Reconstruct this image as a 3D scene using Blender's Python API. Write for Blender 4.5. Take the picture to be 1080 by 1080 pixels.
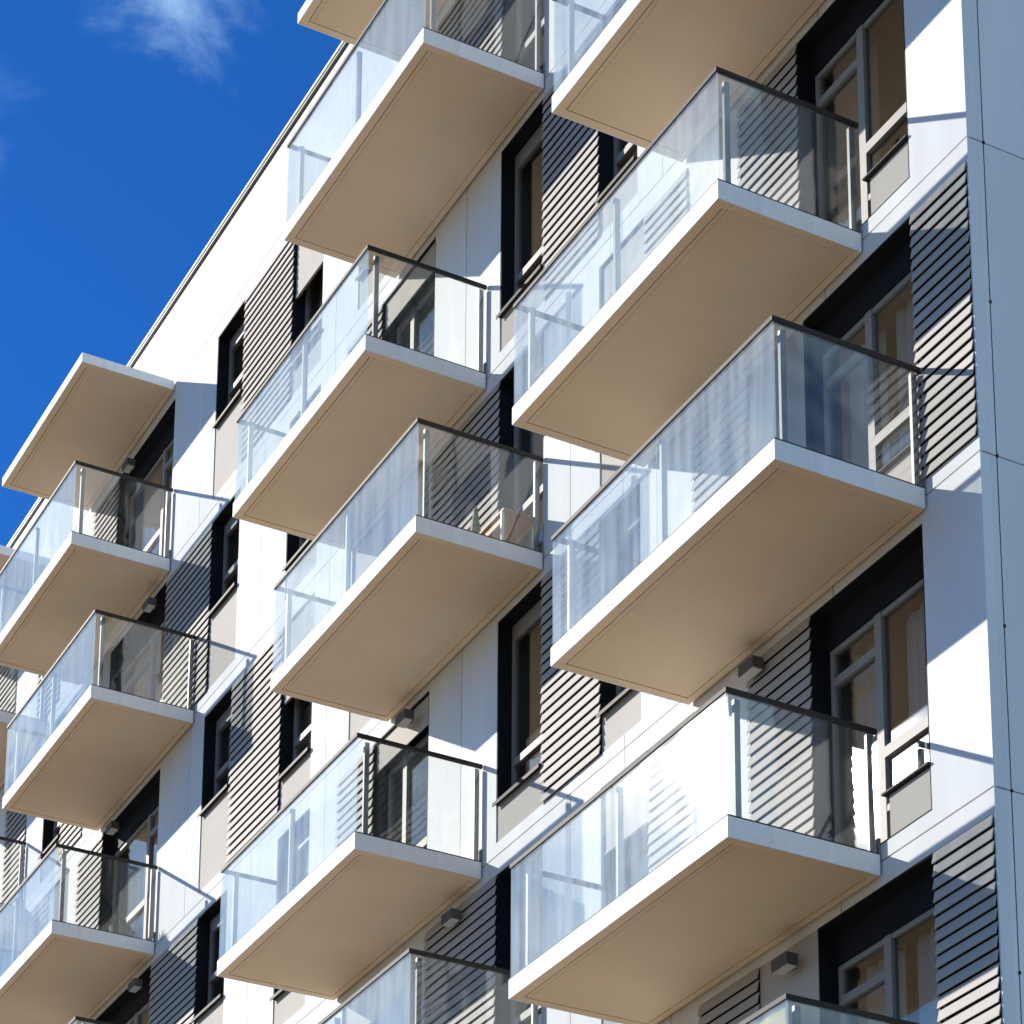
import bpy, math, random
from mathutils import Matrix, Vector
random.seed(7)
for o in list(bpy.data.objects):
    bpy.data.objects.remove(o, do_unlink=True)
sc = bpy.context.scene
COL = sc.collection

# ------------------------------------------------------------------ camera
yaw, pitch, roll = 1.0726, 0.2619, -0.0024
R = Matrix.Rotation(yaw, 3, 'Z') @ Matrix.Rotation(pitch, 3, 'X') @ Matrix.Rotation(roll, 3, 'Y')
cam = bpy.data.cameras.new('camera')
cam.sensor_fit = 'HORIZONTAL'
cam.sensor_width = 36.0
cam.lens = 3035.55 / 1080 * 36
cam.shift_x = (540 - 575.62) / 1080
cam.shift_y = (1485.6 - 540) / 1080
cam.clip_start, cam.clip_end = 0.1, 9000
camo = bpy.data.objects.new('camera', cam)
COL.objects.link(camo)
camo.matrix_world = Matrix.Translation((23.8325, -12.9198, -25.6431)) @ (R @ Matrix.Rotation(math.pi / 2, 3, 'X')).to_4x4()
sc.camera = camo

# ------------------------------------------------------------------ sun, sky, exposure
TRAVEL = Vector((2.22, 1.513, -1.405)).normalized()
SUN_EL = math.asin(-TRAVEL.z)
SUN_ROT = math.atan2(-TRAVEL.x, -TRAVEL.y) % (2 * math.pi)
sun = bpy.data.lights.new('sun', 'SUN')
sun.energy = 5.0
sun.angle = math.radians(0.53)
sun.color = (1.0, 0.95, 0.88)
suno = bpy.data.objects.new('sun', sun)
COL.objects.link(suno)
suno.rotation_euler = TRAVEL.to_track_quat('-Z', 'Y').to_euler()
suno.location = (-60, -50, 40)

world = bpy.data.worlds.new('World')
sc.world = world
world.use_nodes = True
nt = world.node_tree
N, L = nt.nodes, nt.links
bg = N['Background']
bg.inputs['Strength'].default_value = 0.088
sky = N.new('ShaderNodeTexSky')
sky.sky_type = 'NISHITA'
sky.sun_disc = False
sky.sun_elevation = SUN_EL
sky.sun_rotation = SUN_ROT
sky.altitude = 600
sky.air_density = 1.0
sky.dust_density = 0.0
sky.ozone_density = 3.5
hsv = N.new('ShaderNodeMix')          # a deeper, polarised blue
hsv.data_type = 'RGBA'
hsv.blend_type = 'MULTIPLY'
hsv.inputs['Factor'].default_value = 1.0
L.new(sky.outputs[0], hsv.inputs['A'])
# clouds: soft layer, thicker sunward; unseen cover added to brighten the gable wall
tc = N.new('ShaderNodeTexCoord')
sep = N.new('ShaderNodeSeparateXYZ')
L.new(tc.outputs['Generated'], sep.inputs[0])


def wmath(op, a, b=None):
    n = N.new('ShaderNodeMath')
    n.operation = op
    for i, v in enumerate((a, b)):
        if v is None:
            continue
        if isinstance(v, (int, float)):
            n.inputs[i].default_value = v
        else:
            L.new(v, n.inputs[i])
    return n.outputs[0]


# the blue is deepest away from the sun and pales towards it
sd = N.new('ShaderNodeVectorMath')
sd.operation = 'DOT_PRODUCT'
L.new(tc.outputs['Generated'], sd.inputs[0])
sd.inputs[1].default_value = -TRAVEL
near = N.new('ShaderNodeMapRange')
near.interpolation_type = 'SMOOTHSTEP'
near.inputs['From Min'].default_value = math.cos(math.radians(44))
near.inputs['From Max'].default_value = math.cos(math.radians(8))
L.new(sd.outputs['Value'], near.inputs['Value'])
tintmix = N.new('ShaderNodeMix')
tintmix.data_type = 'RGBA'
L.new(near.outputs[0], tintmix.inputs['Factor'])
tintmix.inputs['A'].default_value = (0.13, 0.55, 1.10, 1)
tintmix.inputs['B'].default_value = (0.66, 0.98, 1.10, 1)
L.new(tintmix.outputs['Result'], hsv.inputs['B'])
den = wmath('ADD', wmath('MAXIMUM', sep.outputs[2], 0.0), 0.12)
cx = wmath('DIVIDE', sep.outputs[0], den)
cy = wmath('DIVIDE', sep.outputs[1], den)
comb = N.new('ShaderNodeCombineXYZ')
L.new(cx, comb.inputs[0])
L.new(cy, comb.inputs[1])
nz = N.new('ShaderNodeTexNoise')
nz.inputs['Scale'].default_value = 5.5
nz.inputs['Detail'].default_value = 10
nz.inputs['Roughness'].default_value = 0.6
nz.inputs['Distortion'].default_value = 0.7
L.new(comb.outputs[0], nz.inputs['Vector'])
cover = wmath('ADD', nz.outputs['Fac'], wmath('MULTIPLY', sep.outputs[1], -0.10))
cover = wmath('ADD', cover, wmath('MULTIPLY', sep.outputs[0], 0.08))  # extra cover on the gable's side, out of view, added to brighten it
cover = wmath('ADD', cover, wmath('MULTIPLY', wmath('MAXIMUM', wmath('SUBTRACT', 0.42, sep.outputs[2]), 0.0), 0.32))  # unseen low cloud, added to pale the horizon and lift shaded walls


def cloud_bank(direction, radius, gain):
    global cover
    d = Vector(direction).normalized()
    dp = N.new('ShaderNodeVectorMath')
    dp.operation = 'DOT_PRODUCT'
    L.new(tc.outputs['Generated'], dp.inputs[0])
    dp.inputs[1].default_value = d
    m = N.new('ShaderNodeMapRange')
    m.interpolation_type = 'SMOOTHSTEP'
    m.inputs['From Min'].default_value = math.cos(math.radians(radius))
    m.inputs['From Max'].default_value = 1.0
    m.inputs['To Max'].default_value = gain
    L.new(dp.outputs['Value'], m.inputs['Value'])
    cover = wmath('ADD', cover, m.outputs[0])


cloud_bank((-0.7035, 0.2503, 0.6665), 5.6, 0.22)
cloud_bank((-0.7616, 0.195, 0.6190), 2.4, 0.20)
cloud_bank((-0.74, -0.40, 0.54), 28, 0.24)
cloud_bank((0.75, 0.2, 0.35), 60, 0.36)  # unseen bank, added to lighten the shaded gable
ramp = N.new('ShaderNodeMapRange')
ramp.interpolation_type = 'SMOOTHSTEP'
ramp.inputs['From Min'].default_value = 0.60
ramp.inputs['From Max'].default_value = 1.0
L.new(cover, ramp.inputs['Value'])
fade = wmath('MULTIPLY', ramp.outputs[0], wmath('MINIMUM', wmath('MAXIMUM', wmath('MULTIPLY', sep.outputs[2], 6.0), 0.0), 1.0))
mixc = N.new('ShaderNodeMix')
mixc.data_type = 'RGBA'
L.new(fade, mixc.inputs['Factor'])
L.new(hsv.outputs['Result'], mixc.inputs['A'])
cb = N.new('ShaderNodeMix')          # thin cloud is brightest near the sun
cb.data_type = 'RGBA'
L.new(near.outputs[0], cb.inputs['Factor'])
cb.inputs['A'].default_value = (4.8, 7.2, 9.6, 1)
cb.inputs['B'].default_value = (8.2, 9.2, 10.0, 1)
L.new(cb.outputs['Result'], mixc.inputs['B'])
L.new(mixc.outputs['Result'], bg.inputs['Color'])

sc.view_settings.view_transform = 'Standard'
sc.view_settings.look = 'None'
sc.view_settings.exposure = 0.68
sc.view_settings.gamma = 1.0
sc.cycles.max_bounces = 10
sc.cycles.diffuse_bounces = 4
sc.cycles.glossy_bounces = 4
sc.cycles.transparent_max_bounces = 24
sc.cycles.caustics_reflective = False
sc.cycles.caustics_refractive = False
sc.cycles.sample_clamp_indirect = 6.0
sc.cycles.use_denoising = True


# ------------------------------------------------------------------ materials
def mat(name, color, rough=0.5, spec=0.4, var=0.06, scale=3.0, stretch=(1, 1, 1), metal=0.0, tint=None, bump=0.0, island=0.0):
    m = bpy.data.materials.new(name)
    m.use_nodes = True
    n, l = m.node_tree.nodes, m.node_tree.links
    p = n['Principled BSDF']
    p.inputs['Roughness'].default_value = rough
    p.inputs['Specular IOR Level'].default_value = spec
    p.inputs['Metallic'].default_value = metal
    t = n.new('ShaderNodeTexCoord')
    mp = n.new('ShaderNodeMapping')
    mp.inputs['Scale'].default_value = stretch
    l.new(t.outputs['Object'], mp.inputs['Vector'])
    no = n.new('ShaderNodeTexNoise')
    no.inputs['Scale'].default_value = scale
    no.inputs['Detail'].default_value = 6
    no.inputs['Roughness'].default_value = 0.6
    l.new(mp.outputs[0], no.inputs['Vector'])
    mr = n.new('ShaderNodeMapRange')
    mr.inputs['From Min'].default_value = 0.3
    mr.inputs['From Max'].default_value = 0.7
    l.new(no.outputs['Fac'], mr.inputs['Value'])
    mx = n.new('ShaderNodeMix')
    mx.data_type = 'RGBA'
    l.new(mr.outputs[0], mx.inputs['Factor'])
    lo = tint if tint else tuple(c * (1 - var) for c in color)
    mx.inputs['A'].default_value = (*lo, 1)
    mx.inputs['B'].default_value = (*(min(1, c * (1 + var * 0.4)) for c in color), 1)
    if island:
        ge = n.new('ShaderNodeNewGeometry')       # panel-to-panel differences of tone
        im = n.new('ShaderNodeMapRange')
        im.inputs['To Min'].default_value = 1 - island
        im.inputs['To Max'].default_value = 1 + island * 0.3
        l.new(ge.outputs['Random Per Island'], im.inputs['Value'])
        mv = n.new('ShaderNodeVectorMath')
        mv.operation = 'SCALE'
        l.new(mx.outputs['Result'], mv.inputs[0])
        l.new(im.outputs[0], mv.inputs['Scale'])
        l.new(mv.outputs[0], p.inputs['Base Color'])
    else:
        l.new(mx.outputs['Result'], p.inputs['Base Color'])
    if bump:
        b = n.new('ShaderNodeBump')
        b.inputs['Strength'].default_value = bump
        b.inputs['Distance'].default_value = 0.002
        l.new(no.outputs['Fac'], b.inputs['Height'])
        l.new(b.outputs[0], p.inputs['Normal'])
    return m


def glass(name, tint, rough, dirt, f0=0.045, body=None):
    m = bpy.data.materials.new(name)
    m.use_nodes = True
    n, l = m.node_tree.nodes, m.node_tree.links
    n.remove(n['Principled BSDF'])
    out = n['Material Output']
    lw = n.new('ShaderNodeLayerWeight')
    lw.inputs['Blend'].default_value = 0.5
    pw = n.new('ShaderNodeMath')
    pw.operation = 'POWER'
    l.new(lw.outputs['Facing'], pw.inputs[0])
    pw.inputs[1].default_value = 5.0
    ma = n.new('ShaderNodeMath')
    ma.operation = 'MULTIPLY_ADD'
    l.new(pw.outputs[0], ma.inputs[0])
    ma.inputs[1].default_value = 1 - f0
    ma.inputs[2].default_value = f0
    tr = n.new('ShaderNodeBsdfTransparent')
    tr.inputs[0].default_value = (*tint, 1)
    gl = n.new('ShaderNodeBsdfGlossy')
    gl.inputs['Roughness'].default_value = rough
    gl.inputs['Color'].default_value = (1, 1, 1, 1)
    wt = n.new('ShaderNodeTexCoord')          # float glass is never quite flat
    wn = n.new('ShaderNodeTexNoise')
    wn.inputs['Scale'].default_value = 1.7
    wn.inputs['Detail'].default_value = 1
    l.new(wt.outputs['Object'], wn.inputs['Vector'])
    wb = n.new('ShaderNodeBump')
    wb.inputs['Strength'].default_value = 0.25 if dirt else 0.03
    wb.inputs['Distance'].default_value = 0.02
    l.new(wn.outputs['Fac'], wb.inputs['Height'])
    l.new(wb.outputs[0], gl.inputs['Normal'])
    base = tr
    if dirt:
        t = n.new('ShaderNodeTexCoord')
        mp = n.new('ShaderNodeMapping')
        mp.inputs['Scale'].default_value = (5.0, 5.0, 0.45)
        l.new(t.outputs['Object'], mp.inputs['Vector'])
        no = n.new('ShaderNodeTexNoise')
        no.inputs['Scale'].default_value = 2.2
        no.inputs['Detail'].default_value = 7
        l.new(mp.outputs[0], no.inputs['Vector'])
        mr = n.new('ShaderNodeMapRange')
        mr.inputs['From Min'].default_value = 0.3
        mr.inputs['From Max'].default_value = 0.75
        mr.inputs['To Min'].default_value = dirt * 0.45
        mr.inputs['To Max'].default_value = dirt * 1.6
        l.new(no.outputs['Fac'], mr.inputs['Value'])
        df = n.new('ShaderNodeBsdfDiffuse')
        df.inputs[0].default_value = (0.83, 0.91, 0.92, 1)
        tl = n.new('ShaderNodeBsdfTranslucent')
        tl.inputs[0].default_value = (0.83, 0.91, 0.92, 1)
        ms0 = n.new('ShaderNodeMixShader')
        ms0.inputs[0].default_value = 0.4
        l.new(df.outputs[0], ms0.inputs[1])
        l.new(tl.outputs[0], ms0.inputs[2])
        ms1 = n.new('ShaderNodeMixShader')
        l.new(mr.outputs[0], ms1.inputs[0])
        l.new(tr.outputs[0], ms1.inputs[1])
        l.new(ms0.outputs[0], ms1.inputs[2])
        base = ms1
    ms = n.new('ShaderNodeMixShader')
    l.new(ma.outputs[0], ms.inputs[0])
    l.new(base.outputs[0], ms.inputs[1])
    l.new(gl.outputs[0], ms.inputs[2])
    l.new(ms.outputs[0], out.inputs['Surface'])
    return m


M = {
    'white': mat('white_panel', (0.78, 0.78, 0.77), 0.75, 0.05, 0.07, 1.6, (1.5, 1.5, 0.22), bump=0.02, island=0.05),
    'fascia': mat('white_fascia', (0.78, 0.78, 0.77), 0.6, 0.1, 0.10, 3.0, (2.2, 2.2, 0.4)),
    'soffit': mat('soffit_board', (0.77, 0.58, 0.40), 0.7, 0.2, 0.08, 0.8),
    'soffit_rim': mat('soffit_border', (0.79, 0.60, 0.41), 0.6, 0.25, 0.05, 1.5),
    'slat': mat('louvre_slat', (0.47, 0.435, 0.40), 0.7, 0.1, 0.06, 4.0, (0.3, 1, 8), island=0.09),
    'slat_back': mat('louvre_backing', (0.03, 0.028, 0.026), 0.8, 0.1),
    'tan': mat('spandrel_board', (0.49, 0.455, 0.41), 0.85, 0.06, 0.05, 2.0),
    'frame': mat('window_frame_metal', (0.31, 0.285, 0.26), 0.55, 0.15, 0.05, 3.0),
    'jamb': mat('dark_reveal', (0.014, 0.015, 0.018), 0.7, 0.1, 0.2, 2.0),
    'rail': mat('dark_bronze_rail', (0.04, 0.034, 0.029), 0.6, 0.12, 0.15, 6.0),
    'post': mat('grey_post_metal', (0.22, 0.22, 0.225), 0.45, 0.3, 0.05, 5.0),
    'dark': mat('dark_cavity', (0.02, 0.02, 0.02), 0.9, 0.05),
    'room': mat('room_plaster', (0.30, 0.25, 0.20), 0.8, 0.1, 0.1, 1.0),
    'curtain': mat('curtain_cloth', (0.74, 0.75, 0.75), 0.85, 0.1, 0.15, 3.0, (9, 9, 0.2)),
    'curtain_warm': mat('warm_curtain_cloth', (0.55, 0.43, 0.32), 0.85, 0.1, 0.15, 3.0, (9, 9, 0.2)),
    'coping': mat('roof_coping_metal', (0.16, 0.155, 0.15), 0.5, 0.15, 0.1, 3.0),
    'lamp': mat('lamp_housing', (0.10, 0.09, 0.085), 0.5, 0.3, 0.1, 5.0),
    'lens': mat('lamp_diffuser', (0.55, 0.52, 0.48), 0.3, 0.5, 0.05, 5.0),
    'wood': mat('table_wood', (0.38, 0.17, 0.07), 0.55, 0.2, 0.35, 4.0, (1, 9, 9)),
    'canvas': mat('parasol_canvas', (0.62, 0.60, 0.42), 0.85, 0.1, 0.2, 8.0, (3, 3, 0.6)),
    'yellow': mat('yellow_screen_cloth', (0.72, 0.60, 0.22), 0.85, 0.1, 0.12, 6.0, (3, 3, 0.5)),
    'pot': mat('dark_planter', (0.05, 0.055, 0.06), 0.6, 0.3, 0.2, 6.0),
    'leaf': mat('planter_leaf', (0.05, 0.09, 0.035), 0.6, 0.3, 0.4, 12.0),
    'ground': mat('sunlit_paving', (0.165, 0.125, 0.075), 0.85, 0.15, 0.15, 0.12),
    'glass': glass('balcony_glass', (0.965, 0.985, 0.985), 0.036, 0.19, 0.10),
    'glass_side': glass('balcony_side_glass', (0.90, 0.915, 0.91), 0.035, 0.012, 0.06),
    'pane': glass('window_glass', (0.80, 0.82, 0.82), 0.032, 0.0, 0.10),
}


# ------------------------------------------------------------------ mesh helpers
class MB:
    def __init__(self):
        self.v, self.f = [], []

    def box(self, x0, x1, y0, y1, z0, z1):
        i = len(self.v)
        self.v += [(x, y, z) for x in (x0, x1) for y in (y0, y1) for z in (z0, z1)]
        self.f += [tuple(i + k for k in q) for q in ((0, 1, 3, 2), (4, 6, 7, 5), (0, 4, 5, 1), (2, 3, 7, 6), (0, 2, 6, 4), (1, 5, 7, 3))]
        return self

    def hexa(self, p):
        """eight corners in the order of box()"""
        i = len(self.v)
        self.v += [tuple(q) for q in p]
        self.f += [tuple(i + k for k in q) for q in ((0, 1, 3, 2), (4, 6, 7, 5), (0, 4, 5, 1), (2, 3, 7, 6), (0, 2, 6, 4), (1, 5, 7, 3))]
        return self

    def quad(self, a, b, c, d):
        i = len(self.v)
        self.v += [a, b, c, d]
        self.f.append((i, i + 1, i + 2, i + 3))
        return self

    def mesh(self, name, m):
        me = bpy.data.meshes.new(name)
        me.from_pydata(self.v, [], self.f)
        me.materials.append(m)
        me.update()
        return me

    def build(self, name, m, parent=None, loc=(0, 0, 0), bevel=0.0):
        o = bpy.data.objects.new(name, self.mesh(name, m))
        COL.objects.link(o)
        o.location = loc
        if parent:
            o.parent = parent
        if bevel:
            b = o.modifiers.new('edge', 'BEVEL')
            b.width = bevel
            b.segments = 2
            b.limit_method = 'ANGLE'
        return o


def empty(name, loc, parent=None):
    o = bpy.data.objects.new(name, None)
    COL.objects.link(o)
    o.location = loc
    o.empty_display_size = 0.3
    if parent:
        o.parent = parent
    return o


def tag(o, label=None, cat=None, group=None, kind=None):
    for k, v in (('label', label), ('category', cat), ('group', group), ('kind', kind)):
        if v:
            o[k] = v
    return o


def tube(pts, r, seg=10):
    mb = MB()
    rings = []
    for k, p in enumerate(pts):
        p = Vector(p)
        a = Vector(pts[max(0, k - 1)])
        b = Vector(pts[min(len(pts) - 1, k + 1)])
        d = (b - a).normalized()
        u = d.orthogonal().normalized()
        w = d.cross(u)
        rr = r[k] if isinstance(r, (list, tuple)) else r
        rings.append([len(mb.v) + j for j in range(seg)])
        mb.v += [tuple(p + u * rr * math.cos(6.28318 * j / seg) + w * rr * math.sin(6.28318 * j / seg)) for j in range(seg)]
    for a, b in zip(rings, rings[1:]):
        for j in range(seg):
            mb.f.append((a[j], a[(j + 1) % seg], b[(j + 1) % seg], b[j]))
    mb.f.append(tuple(reversed(rings[0])))
    mb.f.append(tuple(rings[-1]))
    return mb


# ------------------------------------------------------------------ ground
GZ = -27.3
g = MB()
g.quad((-4000, -4000, GZ), (4000, -4000, GZ), (4000, 4000, GZ), (-4000, 4000, GZ))
tag(g.build('ground', M['ground']), 'pale warm paving far below the apartment block', kind='structure')

# ------------------------------------------------------------------ the building
XL, XR, DEPTH, ZR = -30.0, 7.43, 14.0, 1.43
bld = tag(empty('apartment_building', (0, 0, GZ)), 'white apartment block with staggered glass balconies, louvred panels and dark windows', 'apartment building')
B0 = bpy.data.objects.new('origin_tmp', None)  # never linked


def part(mb, name, m, parent=None, loc=(0, 0, 0), bevel=0.0):
    """a part of the building; coordinates are those of the facade (z = 0 at the top floor's ceiling level)"""
    if parent is None:
        return mb.build(name, m, bld, (loc[0], loc[1], loc[2] - GZ), bevel)
    return mb.build(name, m, parent, loc, bevel)


# facade cells: (x0, x1, type, options); W white panel, L louvre, S sash window with spandrel, G balcony door and window
ODD = [
    (-30.0, -21.3, 'W', {'j': (-28, -26, -24, -22.5)}),
    (-21.3, -19.6, 'S', {'sill': 1.25}),
    (-19.6, -18.5, 'L', {}), (-18.5, -17.3, 'W', {'j': (-18.0,)}), (-17.3, -16.2, 'L', {}),
    (-16.2, -14.82, 'W', {'j': (-15.5,)}), (-14.82, -13.75, 'L', {}),
    (-13.75, -11.42, 'G', {'mull': -12.24, 'side': 'left', 'jw': 0.1}),
    (-11.42, -9.77, 'W', {'j': (-10.26,)}), (-9.77, -8.73, 'S', {'sill': 1.25, 'bar': 1.83}),
    (-8.73, -7.06, 'L', {}), (-7.06, -6.07, 'S', {'sill': 0.55, 'bar': 1.06, 'blind': 1.62}),
    (-6.07, -4.95, 'W', {'j': (-5.62,)}), (-4.95, -3.95, 'S', {'sill': 0.55, 'bar': 1.06, 'blind': 2.2}),
    (-3.95, -2.72, 'W', {'j': (-3.3,)}), (-2.72, -1.05, 'L', {}),
    (-1.05, -0.02, 'S', {'sill': 0.12, 'bar': 1.03}), (-0.02, 1.19, 'W', {'j': (0.57,)}),
    (1.19, 2.15, 'S', {'sill': 0.55, 'bar': 1.06, 'blind': 2.0}), (2.15, 2.97, 'L', {}), (2.97, 3.93, 'W', {}),
    (3.93, 4.93, 'L', {}), (4.93, 6.62, 'G', {'mull': 5.72, 'side': 'right', 'jw': 0.1, 'tilt': (-0.0055, 0.0036)}), (6.62, 7.43, 'W', {}),
]
EVEN = [
    (-30.0, -21.3, 'W', {'j': (-28, -26, -24, -22.5)}), (-21.3, -19.8, 'S', {'sill': 0.55}),
    (-19.8, -18.63, 'W', {'j': (-19.2,)}), (-18.63, -17.56, 'L', {}), (-17.56, -16.68, 'W', {}),
    (-16.68, -15.75, 'S', {'sill': 0.55, 'bar': 1.06}), (-15.75, -14.75, 'L', {}), (-14.75, -13.8, 'W', {}),
    (-13.8, -11.42, 'G', {'mull': -12.45, 'side': 'right', 'jw': 0.1}), (-11.42, -9.73, 'L', {}),
    (-9.73, -8.71, 'S', {'sill': 1.24, 'bar': 1.83}), (-8.71, -7.05, 'W', {'j': (-7.9,)}),
    (-7.05, -6.05, 'S', {'sill': 0.55, 'bar': 1.06}), (-6.05, -5.2, 'W', {'j': (-5.6,)}), (-5.2, -4.2, 'L', {}),
    (-4.2, -2.73, 'G', {'mull': -3.68, 'side': 'right', 'jw': 0.1, 'blind': 2.35}), (-2.73, -1.06, 'W', {'j': (-1.91,)}),
    (-1.06, -0.02, 'S', {'sill': 0.55, 'bar': 1.04}), (-0.02, 1.19, 'L', {}),
    (1.19, 2.0, 'S', {'sill': 0.53, 'bar': 1.04}), (2.0, 3.02, 'W', {'j': (2.5,)}), (3.02, 4.0, 'L', {}),
    (4.0, 4.93, 'T', {}), (4.93, 6.63, 'G', {'mull': 5.72, 'side': 'right', 'jw': 0.1, 'full': True}), (6.63, 7.43, 'L', {}),
]
TOP, BOT = 2.73, 0.10      # window head and foot above each floor
T = 0.11                   # cladding thickness
GAP = 0.008
BAYS = (-26.0, -22.5, -17.0, -13.3, -7.98, -2.72, 1.67, 5.3)

wall = MB()
back = MB()


def panel(x0, x1, z0, z1, joints=(), cut_left=False, cut_right=False):
    xs = [x0] + [j for j in joints if x0 + 0.05 < j < x1 - 0.05] + [x1]
    for a, b in zip(xs, xs[1:]):
        wall.box(a + (GAP if a in joints else 0), b - (GAP if b in joints else 0), 0, T, z0, z1)
    back.box(x0, min(x1, XR - 0.03), T + 0.004, T + 0.05, z0 - 0.012, z1 + 0.012)


STOREYS = range(1, 7)
for n in STOREYS:
    fz = -3.0 * n
    cells = ODD if n % 2 else EVEN
    zj0, zj1 = fz - 0.05 + GAP, fz + 2.95 - GAP
    for x0, x1, t, o in cells:
        if t == 'W':
            panel(x0, x1, zj0, zj1, o.get('j', ()))
        else:
            panel(x0, x1, zj0, fz + BOT, BAYS)
            panel(x0, x1, fz + TOP, zj1, BAYS)
            if x1 == XR:
                wall.box(XR - 0.018, XR, 0, T, fz + BOT + 0.0005, fz + TOP - 0.0005)
# floors below the frame, plain cladding down to the ground
for n in (7, 8, 9):
    fz = -3.0 * n
    panel(XL, XR, fz - 0.05 + GAP if n < 9 else GZ, fz + 2.95 - GAP, tuple(XL + 1.7 * k for k in range(1, 22)))
# parapet above the last joint
panel(XL, XR, -0.05 + GAP, ZR, BAYS)
part(wall, 'facade_wall', M['white'])
part(back, 'groove_backing', M['dark'])

# gable wall on the right, with its corner strip and joints
gable = MB()
zs = [GZ] + [-3.0 * n - 0.05 for n in range(9, -1, -1)] + [ZR]
ys = [T + 0.001, 0.17, 2.2, 4.2, 6.2, 8.2, 10.2, DEPTH]
for za, zb in zip(zs, zs[1:]):
    for ya, yb in zip(ys, ys[1:]):
        gable.box(XR - T, XR, ya + (0.006 if ya > 0.15 else 0), yb - 0.006, za + 0.006, zb - 0.006)
part(gable, 'gable_wall', M['white'])
gb = MB()
gb.box(XR - 0.2, XR - T - 0.004, T + 0.06, DEPTH, GZ, ZR)
gb.box(XR - T + 0.001, XR - 0.006, 0.1645, 0.1755, GZ, ZR)
part(gb, 'gable_backing', M['dark'])
pins = MB()
for n in range(1, 7):
    for dz in (0.0, 1.45):
        z = -3.0 * n - 0.05 + dz
        pins.box(XR + 0.0015, XR + 0.010, 0.16, 0.18, z - 0.012, z + 0.012)
part(pins, 'fixing_rivet', M['rail'])
core = MB()
core.box(XL, XR - 0.21, 1.35, DEPTH, GZ, ZR - 0.3)  # unseen solid block, added to stop light behind the rooms
part(core, 'light_stop_core', M['room'])
cop = MB()
cop.box(XL, XR + 0.04, -0.035, 0.45, ZR + 0.045, ZR + 0.085)
cop.box(XL, XR + 0.01, 0.01, 0.42, ZR, ZR + 0.045)
part(cop, 'roof_coping', M['coping'])
cop2 = MB()
cop2.box(XL, XR + 0.043, -0.05, 0.46, ZR + 0.0855, ZR + 0.125)
part(cop2, 'roof_edge', M['fascia'])


def louvre(x0, x1, fz):
    mb = MB()
    n = 23
    pitch = (TOP - BOT) / n
    rnd = random.Random(round(x0 * 31 + fz * 7))
    for k in range(n):
        zb = fz + BOT + k * pitch
        zt = zb + pitch - 0.013
        j = rnd.uniform(-0.0015, 0.0015)
        yb, yt = -0.030 + j, -0.008 + j
        a, b = x0 - 0.008, x1 + (-0.022 if x1 == XR else 0.012) + rnd.uniform(-0.004, 0.004)
        th = 0.010
        mb.hexa([(a, yb, zb), (a, yt, zt), (a, yb + th, zb), (a, yt + th, zt), (b, yb, zb), (b, yt, zt), (b, yb + th, zb), (b, yt + th, zt)])
    o = part(mb, 'louvre_panel', M['slat'])
    bk = MB()
    bk.box(x0, x1 - (0.02 if x1 == XR else 0), 0.022, 0.05, fz + BOT + 0.002, fz + TOP - 0.002)
    part(bk, 'backing_board', M['slat_back'], o)
    return o


def reveal(x0, x1, z0, z1, d):
    """dark lining of an opening: sides, head and foot, butted to the cladding from inside"""
    mb = MB()
    e = 0.003
    mb.box(x0 + e, x0 + 0.02, 0.004, d, z0 + e, z1 - e)
    mb.box(x1 - 0.02, x1 - e, 0.004, d, z0 + e, z1 - e)
    mb.box(x0 + 0.021, x1 - 0.021, 0.004, d, z1 - 0.02, z1 - e)
    mb.box(x0 + 0.021, x1 - 0.021, 0.004, d, z0 + e, z0 + 0.02)
    return mb


def room(x0, x1, z0, z1, d, parent, rnd, bright):
    y1 = d + 0.9
    mb = MB()
    mb.box(x0, x1, y1, y1 + 0.03, z0, z1)
    mb.box(x0 - 0.03, x0, d + 0.06, y1 + 0.03, z0, z1)
    mb.box(x1, x1 + 0.03, d + 0.06, y1 + 0.03, z0, z1)
    mb.box(x0 - 0.03, x1 + 0.03, d + 0.06, y1 + 0.03, z1, z1 + 0.03)
    mb.box(x0 - 0.03, x1 + 0.03, d + 0.06, y1 + 0.03, z0 - 0.03, z0)
    part(mb, 'room_interior', M['room'], parent)


def curtain(x0, x1, z0, z1, y, parent, m, rnd):
    mb = MB()
    n = max(6, int((x1 - x0) / 0.03))
    ph = rnd.uniform(0, 6)
    xs = [x0 + (x1 - x0) * k / n for k in range(n + 1)]
    yy = [y + 0.025 * math.sin(k * 1.05 + ph) + 0.012 * math.sin(k * 0.37 + 2 * ph) for k in range(n + 1)]
    for k in range(n):
        mb.hexa([(xs[k], yy[k], z0), (xs[k], yy[k], z1), (xs[k], yy[k] + 0.006, z0), (xs[k], yy[k] + 0.006, z1),
                 (xs[k + 1], yy[k + 1], z0), (xs[k + 1], yy[k + 1], z1), (xs[k + 1], yy[k + 1] + 0.006, z0), (xs[k + 1], yy[k + 1] + 0.006, z1)])
    part(mb, 'curtain', m, parent)


D = 0.17       # depth of the window plane
FW = 0.055     # frame width


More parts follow.
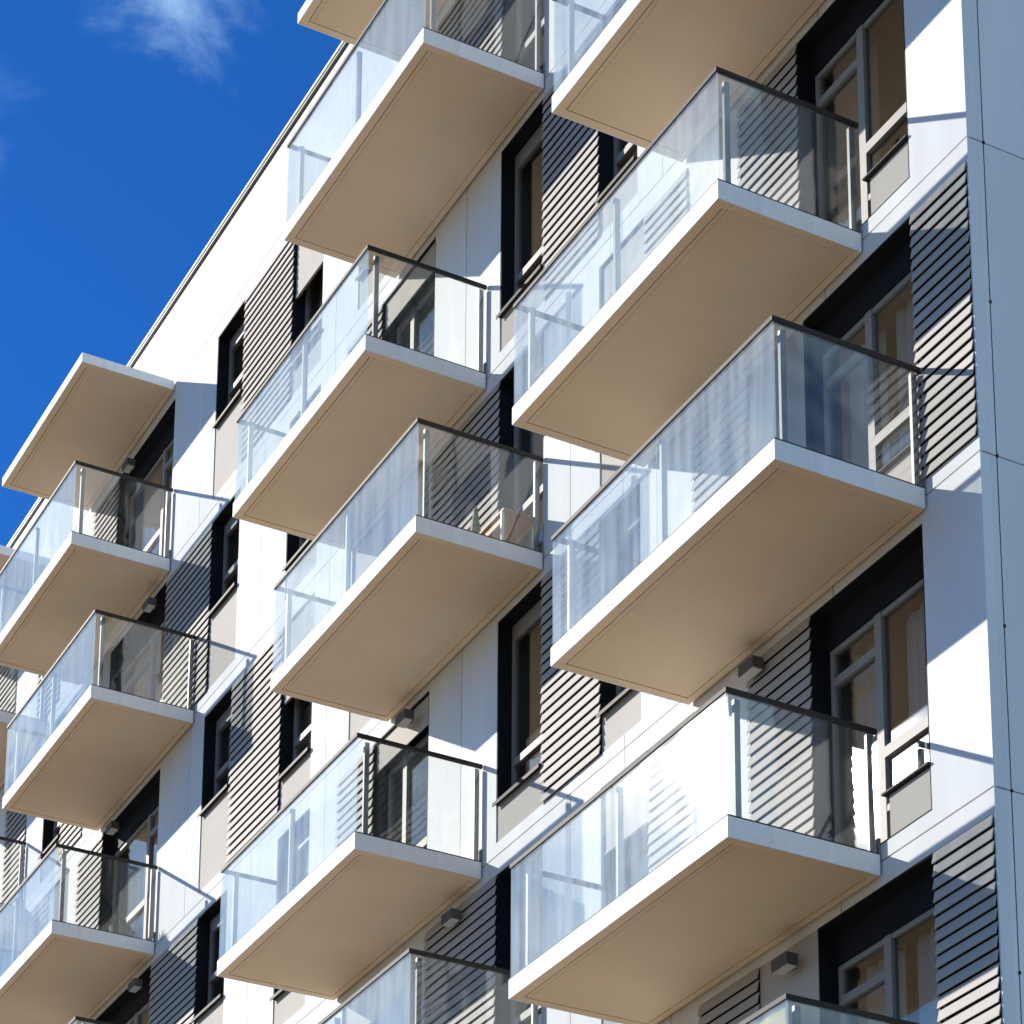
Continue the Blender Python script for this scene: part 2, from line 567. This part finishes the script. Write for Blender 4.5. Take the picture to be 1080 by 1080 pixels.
def sash(x0, x1, fz, o):
    rnd = random.Random(round(x0 * 17 + fz * 5))
    s = o['sill']
    z0, z1 = fz + s, fz + TOP
    w = part(reveal(x0, x1, z0, z1, D + 0.06), 'window', M['jamb'])
    if s > 0.2:
        sp = MB()
        sp.box(x0 + 0.012, x1 - 0.004, 0.014, 0.05, fz + BOT + 0.003, z0 - 0.012)
        part(sp, 'spandrel_panel', M['tan'], w)
        bk = MB()
        bk.box(x0, x1, 0.055, 0.10, fz + BOT, z0)
        part(bk, 'backing_board', M['dark'], w)
    # sill
    sl = MB()
    sl.box(x0 + 0.002, x1 - 0.002, -0.05, D, z0 - 0.0085, z0 + 0.0025)
    sl.box(x0 + 0.002, x1 - 0.002, -0.05, -0.042, z0 - 0.04, z0 - 0.009)
    part(sl, 'sill', M['rail'], w)
    # frame, transom
    fr = MB()
    fx0, fx1, fz0, fz1 = x0 + 0.022, x1 - 0.022, z0 + 0.022, z1 - 0.022
    fr.box(fx0, fx0 + FW, D, D + 0.06, fz0, fz1)
    fr.box(fx1 - FW, fx1, D, D + 0.06, fz0, fz1)
    fr.box(fx0 + FW, fx1 - FW, D, D + 0.06, fz1 - FW - 0.14, fz1)
    fr.box(fx0 + FW, fx1 - FW, D, D + 0.06, fz0, fz0 + FW)
    bz = fz + o.get('bar', s + 0.55)
    fr.box(fx0 + FW, fx1 - FW, D - 0.012, D + 0.055, bz - 0.04, bz + 0.045)
    part(fr, 'frame', M['frame'], w)
    for a, b in ((fz0 + FW, bz - 0.04), (bz + 0.045, fz1 - FW - 0.14)):
        gsk = 0.012
        pn = MB()
        pn.box(fx0 + FW, fx1 - FW, D + 0.026, D + 0.034, a, b)
        part(pn, 'pane', M['pane'], w)
    room(fx0, fx1, fz0, fz1, D, w, rnd, 0)
    if rnd.random() < 0.75:
        cw = (fx1 - fx0) * rnd.choice((0.45, 0.6, 0.98))
        cx0 = fx1 - cw if rnd.random() < 0.7 else fx0
        curtain(cx0 + 0.01, cx0 + cw - 0.01, fz0 + 0.03, fz1 - 0.05, D + 0.2, w, M['curtain'] if rnd.random() < 0.7 else M['curtain_warm'], rnd)
    if 'blind' in o:
        bl = MB()
        bl.box(x0 + 0.03, x1 - 0.03, 0.03, 0.045, fz + o['blind'] + 0.02, z1 - 0.024)
        bl.box(x0 + 0.03, x1 - 0.03, 0.022, 0.052, fz + o['blind'], fz + o['blind'] + 0.02)
        part(bl, 'roller_blind', M['tan'], w)
    return w


def door_group(x0, x1, fz, o):
    """tall balcony glazing: a door leaf with a top light, a mullion and a window with a spandrel"""
    rnd = random.Random(round(x0 * 13 + fz * 3))
    z0, z1 = fz + BOT, fz + TOP
    mu = o['mull']
    n_storey = round(-fz / 3)
    w = part(reveal(x0, x1, z0, z1, D + 0.10), 'window', M['jamb'])
    lint = MB()
    lint.box(x0 + 0.021, x1 - 0.021, D - 0.02, D + 0.07, z1 - 0.34, z1 - 0.021)
    lint.box(x0 + 0.021, x0 + 0.021 + o['jw'] * 0.35, D - 0.015, D + 0.07, z0 + 0.021, z1 - 0.341)
    part(lint, 'lintel_box', M['jamb'], w)
    fx0, fx1, fz0, fz1 = x0 + 0.022 + o['jw'] * 0.35, x1 - 0.022, z0 + 0.022, z1 - 0.342
    fr = MB()
    fr.box(mu - 0.05, mu + 0.05, D - 0.01, D + 0.06, fz0, fz1)
    fr.box(fx0, fx0 + FW, D, D + 0.06, fz0, fz1)
    fr.box(fx1 - FW, fx1, D, D + 0.06, fz0, fz1)
    for a, b, low in ((fx0 + FW, mu - 0.05, o['side'] == 'left'), (mu + 0.05, fx1 - FW, o['side'] == 'right')):
        fr.box(a, b, D, D + 0.06, fz1 - 0.05, fz1)
        fr.box(a, b, D, D + 0.06, fz0, fz0 + 0.05)
        if low:      # the window: transom at 1.05 m and a lower light down to the sill
            fr.box(a, b, D - 0.012, D + 0.06, fz + 1.0, fz + 1.1)
            if o['side'] == 'right':
                fr.box(a, b, D - 0.006, D + 0.06, fz + 0.50, fz + 0.56)
        elif b - a > 0.6:
            fr.box(a, b, D - 0.006, D + 0.06, fz + 2.02, fz + 2.1)
    part(fr, 'frame', M['frame'], w)
    for a, b, low in ((fx0 + FW, mu - 0.05, o['side'] == 'left'), (mu + 0.05, fx1 - FW, o['side'] == 'right')):
        zz = [fz0 + 0.05]
        if low:
            if o['side'] == 'right':
                zz = [fz + 0.56]
            zz += [fz + 1.0, fz + 1.1]
        elif b - a > 0.6:
            zz += [fz + 2.02, fz + 2.1]
        zz.append(fz1 - 0.05)
        for k in range(0, len(zz), 2):
            pn = MB()
            kx, kz = o.get('tilt', (0, 0)) if n_storey == 5 else (0, 0)   # panes tilted slightly to throw the sun's glint towards the camera
            xm, zm = (a + b) / 2, (zz[k] + zz[k + 1]) / 2
            pn.hexa([(x, y + kx * (x - xm) + kz * (z - zm), z) for x in (a, b) for y in (D + 0.026, D + 0.034) for z in (zz[k], zz[k + 1])])
            po = part(pn, 'pane', M['pane'], w)
    if o['side'] == 'right':
        sp = MB()
        sp.box(max(mu + 0.30, x1 - 0.61), x1 - 0.022, 0.014, 0.05, z0 + 0.022, fz + 0.50)
        part(sp, 'spandrel_panel', M['tan'], w)
        sl = MB()
        sl.box(max(mu + 0.24, x1 - 0.67), x1 - 0.003, -0.03, D - 0.012, fz + 0.512, fz + 0.53)
        part(sl, 'sill', M['rail'], w)
    if 'blind' in o:
        bl = MB()
        bl.box(x0 + 0.03, x1 - 0.03, 0.03, 0.045, fz + o['blind'], z1 - 0.024)
        part(bl, 'roller_blind', M['tan'], w)
    room(fx0, fx1, fz0, fz1, D, w, rnd, 1)
    for a, b in ((fx0 + 0.05, mu - 0.06), (mu + 0.06, fx1 - 0.05)):
        if rnd.random() < 0.8 or 'full' in o:
            full = rnd.random() < 0.5 or 'full' in o
            curtain(a, b if full else a + (b - a) * 0.5, fz0 + 0.03, fz1 - 0.03, D + 0.22, w, M['curtain'] if rnd.random() < 0.6 or 'full' in o else M['curtain_warm'], rnd)
    return w


for n in STOREYS:
    fz = -3.0 * n
    for x0, x1, t, o in (ODD if n % 2 else EVEN):
        if x1 < -22:
            continue
        if t == 'L':
            louvre(x0, x1, fz)
        elif t == 'S':
            sash(x0, x1, fz, o)
        elif t == 'G':
            door_group(x0, x1, fz, o)
        elif t == 'T':
            mb = MB()
            mb.box(x0 + 0.004, x1 - 0.004, 0.012, 0.06, fz + BOT + 0.003, fz + TOP - 0.003)
            part(mb, 'spandrel_panel', M['tan'])

# ------------------------------------------------------------------ balconies
W, DB, TS, HG = 3.78, 1.513, 0.187, 1.159


def slab_mesh(w, d, t):
    """origin at the right back top corner; a solid plate with a thin skirt round its edge"""
    mb = MB()
    yb, k, h = -0.022, 0.012, -t * 0.72
    mb.box(-w, 0, -d, yb, h, 0)
    mb.box(-w, 0, -d, -d + k, -t, h - 0.0005)
    mb.box(-w, -w + k, -d + k + 0.0005, yb, -t, h - 0.0005)
    mb.box(-k, 0, -d + k + 0.0005, yb, -t, h - 0.0005)
    return mb


def rim_mesh(w, d, t):
    """the border of the underside, between the skirt and the soffit board"""
    mb = MB()
    yb, k, r = -0.024, 0.0125, 0.10
    za, zb = -t + 0.0015, -t * 0.72 - 0.0008
    mb.box(-w + k, -k, -d + k + 0.0005, -d + r, za, zb)
    mb.box(-w + k, -k, yb - r * 0.7, yb, za, zb)
    mb.box(-w + k, -w + r, -d + r + 0.0005, yb - r * 0.7 - 0.0005, za, zb)
    mb.box(-r, -k, -d + r + 0.0005, yb - r * 0.7 - 0.0005, za, zb)
    return mb


def soffit_mesh(w, d, t):
    mb = MB()
    r = 0.10
    x0, x1 = -w + r + 0.011, -r - 0.005
    y0, y1 = -d + r + 0.011, -0.022 - r * 0.7 - 0.008
    s = 0.045
    za, zb = -t + 0.004, -t * 0.72 - 0.001
    mb.box(x0, x1, y0, y0 + s, za, zb)
    mb.box(x0, x1, y0 + s + 0.003, y1, za, zb)
    return mb


SM = {}


def shared(name, mb, m):
    SM[name] = mb.mesh(name, m)


shared('balcony', slab_mesh(W, DB, TS), M['fascia'])
shared('soffit_panel', soffit_mesh(W, DB, TS), M['soffit'])
shared('soffit_rim', rim_mesh(W, DB, TS), M['soffit_rim'])
GT = 0.016
ins = 0.012
fg0, fg1, mid = -W + ins, -ins, -W / 2
f = MB()
f.box(fg0 + 0.002, mid - 0.006, -DB + ins, -DB + ins + GT, 0.004, HG - 0.03)
shared('front_glass_a', f, M['glass'])
f = MB()
f.box(mid + 0.006, fg1 - 0.002, -DB + ins, -DB + ins + GT, 0.004, HG - 0.03)
shared('front_glass_b', f, M['glass'])
for nm, x in (('side_glass_r', -ins - GT), ('side_glass_l', -W + ins)):
    f = MB()
    f.box(x, x + GT, -DB + ins + GT + 0.004, -0.03, 0.004, HG - 0.03)
    shared(nm, f, M['glass_side'])
# handrail: a capping channel on three sides
rl = MB()
rw, rz0, rz1 = 0.036, HG - 0.042, HG
a, b = -DB + ins - 0.010, -DB + ins - 0.010 + rw
rl.box(-W + ins - 0.010, -ins + 0.010, a, b, rz0, rz1)
rl.box(-ins + 0.010 - rw, -ins + 0.010, b, -0.012, rz0, rz1)
rl.box(-W + ins - 0.010, -W + ins - 0.010 + rw, b, -0.012, rz0, rz1)
shared('handrail', rl, M['rail'])
# base channel that clamps the glass
bc = MB()
bc.box(-W + 0.004, -0.004, -DB + 0.004, -DB + 0.034, 0.0005, 0.016)
bc.box(-0.034, -0.004, -DB + 0.0345, -0.03, 0.0005, 0.016)
bc.box(-W + 0.004, -W + 0.034, -DB + 0.0345, -0.03, 0.0005, 0.016)
shared('glazing_channel', bc, M['rail'])
ps = MB()
ps.box(-0.018, 0.018, -0.028, 0.028, 0.0005, HG - 0.043)
ps.box(-0.045, 0.045, -0.05, 0.05, 0.0006, 0.012)
shared('post', ps, M['post'])
POSTS = [(-0.10, -DB + 0.16), (-W / 2, -DB + 0.09), (-W + 0.10, -DB + 0.16), (-0.065, -0.06), (-W + 0.065, -0.06)]
bk = MB()
bk.box(-0.06, -0.012, -0.0215, -0.001, -0.16, 0.16)
shared('bracket', bk, M['post'])


def inst(name, key, parent, loc=(0, 0, 0)):
    o = bpy.data.objects.new(name, SM[key])
    COL.objects.link(o)
    o.parent = parent
    o.location = loc
    return o


def make_balcony(x, level):
    b = inst('balcony', 'balcony', bld, (x, 0, -3.0 * level - GZ))
    inst('soffit_panel', 'soffit_panel', b)
    inst('soffit_rim', 'soffit_rim', b)
    for k in ('front_glass_a', 'front_glass_b', 'side_glass_r', 'side_glass_l'):
        inst('glass_panel', k, b)
    inst('handrail', 'handrail', b)
    inst('glazing_channel', 'glazing_channel', b)
    for px, py in POSTS:
        inst('post', 'post', b, (px, py, 0))
    inst('bracket', 'bracket', b)
    return b


XB = {'L': (-11.321, -10.1355), 'M': (0.0, -1.3555), 'R': (5.9089, 6.7007), 'Q': (-16.8, -17.45)}
BAL = {}
for c, levels in (('L', range(1, 6)), ('M', range(1, 7)), ('R', range(2, 7)), ('Q', range(1, 5))):
    for n in levels:
        BAL[c, n] = make_balcony(XB[c][0] if n % 2 else XB[c][1], n)
BAL['R', 6]['label'] = 'balcony with a pale yellow screen behind its front glass'
BAL['M', 3]['label'] = 'balcony holding a low wooden table and a closed parasol'

# roof canopies over the top balconies
for x in (-11.438, -0.052, -16.95):
    cpy = part(slab_mesh(3.655, 1.448, 0.15), 'canopy', M['fascia'], None, (x, 0, 0.022))
    part(soffit_mesh(3.655, 1.448, 0.15), 'soffit_panel', M['soffit'], cpy)
    part(rim_mesh(3.655, 1.448, 0.15), 'soffit_rim', M['soffit_rim'], cpy)

# wall lamps under the slabs
for x, z in ((4.17, -12.43), (-1.85, -12.46), (-3.10, -9.48), (-13.0, -0.53), (-11.81, -3.51), (-12.99, -6.55), (-11.73, -9.51), (4.62, -15.49)):
    mb = MB()
    mb.box(-0.14, 0.11, -0.185, -0.06, -0.055, 0.055)
    mb.box(-0.03, 0.03, -0.0595, -0.034, -0.05, 0.05)
    lo = part(mb, 'wall_lamp', M['lamp'], None, (x, 0, z), 0.006)
    ln = MB()
    ln.box(-0.125, 0.095, -0.172, -0.073, -0.062, -0.0555)
    part(ln, 'diffuser', M['lens'], lo)

# ------------------------------------------------------------------ loose things on the balconies
tb = tag(empty('table', (-0.60, -0.26, -9.0)), 'low brown wooden table on metal legs standing on a balcony', 'table')
top = MB()
for k in range(4):
    y = -0.20 + k * 0.102
    top.box(-0.56, 0.54, y, y + 0.096, 0.425, 0.45)
top.build('tabletop', M['wood'], tb)
apron = MB()
apron.box(-0.52, 0.50, -0.17, -0.145, 0.34, 0.4245)
apron.box(-0.52, 0.50, 0.145, 0.17, 0.34, 0.4245)
apron.build('apron', M['wood'], tb)
for lx in (-0.52, 0.50):
    for ly in (-0.19, 0.19):
        lg = MB()
        lg.box(lx - 0.016, lx + 0.016, ly - 0.016, ly + 0.016, 0.0, 0.4245)
        lg.build('leg', M['fascia'], tb)

pr = tag(empty('parasol', (-1.02, -0.30, -9.0)), 'closed pale yellow parasol standing upright on the balcony beside the table', 'parasol')
tube([(0, 0, 0.05), (0, 0, 1.02)], 0.014).build('pole', M['post'], pr)
cv = MB()
segs, rows = 16, 8
for r_ in range(rows + 1):
    z = 0.42 + r_ * 0.075
    rad = 0.06 * math.sin(0.35 + 2.55 * (1 - r_ / rows) * 0.8) * (1 - r_ / rows * 0.75) + 0.012
    for s_ in range(segs):
        a = 6.28318 * s_ / segs
        q = rad * (1 + 0.28 * (s_ % 2))
        cv.v.append((q * math.cos(a), q * math.sin(a), z))
for r_ in range(rows):
    for s_ in range(segs):
        cv.f.append((r_ * segs + s_, r_ * segs + (s_ + 1) % segs, (r_ + 1) * segs + (s_ + 1) % segs, (r_ + 1) * segs + s_))
cv.f.append(tuple(range(segs - 1, -1, -1)))
cv.f.append(tuple(rows * segs + k for k in range(segs)))
cv.build('canvas', M['canvas'], pr)
tube([(0, 0, 0), (0, 0, 0.05)], [0.12, 0.10], 20).build('base', M['pot'], pr)

scr = MB()
n_w = 44
for k in range(n_w):
    xa, xb = -2.6 + 2.52 * k / n_w, -2.6 + 2.52 * (k + 1) / n_w
    ya, yb = (0.004 * math.sin(0.9 * q) + 0.003 * math.sin(2.3 * q) for q in (k, k + 1))
    scr.hexa([(xa, ya, 0.03), (xa, ya, 1.08), (xa, ya + 0.003, 0.03), (xa, ya + 0.003, 1.08), (xb, yb, 0.03), (xb, yb, 1.08), (xb, yb + 0.003, 0.03), (xb, yb + 0.003, 1.08)])
so_ = scr.build('privacy_screen', M['yellow'], None, (6.7007, -1.472, -18.0))
tag(so_, 'pale yellow cloth privacy screen hung behind the front glass of a balcony', 'privacy screen')

pl = tag(empty('planter', (-11.62, -0.42, -9.0)), 'dark low planter on a balcony floor behind the side glass', 'planter')
tube([(0, 0, 0), (0, 0, 0.16), (0, 0, 0.24), (0, 0, 0.25)], [0.11, 0.15, 0.165, 0.15], 20).build('pot', M['pot'], pl)
lf = MB()
rr = random.Random(3)
for k in range(46):
    a, e, ln_ = rr.uniform(0, 6.28), rr.uniform(0.3, 1.3), rr.uniform(0.10, 0.2)
    b0 = Vector((rr.uniform(-0.06, 0.06), rr.uniform(-0.06, 0.06), 0.24))
    dv = Vector((math.cos(a) * math.cos(e), math.sin(a) * math.cos(e), math.sin(e))) * ln_
    sd = dv.cross(Vector((0, 0, 1))).normalized() * 0.014
    lf.quad(tuple(b0), tuple(b0 + dv * 0.5 + sd), tuple(b0 + dv), tuple(b0 + dv * 0.5 - sd))
lf.build('foliage', M['leaf'], pl)
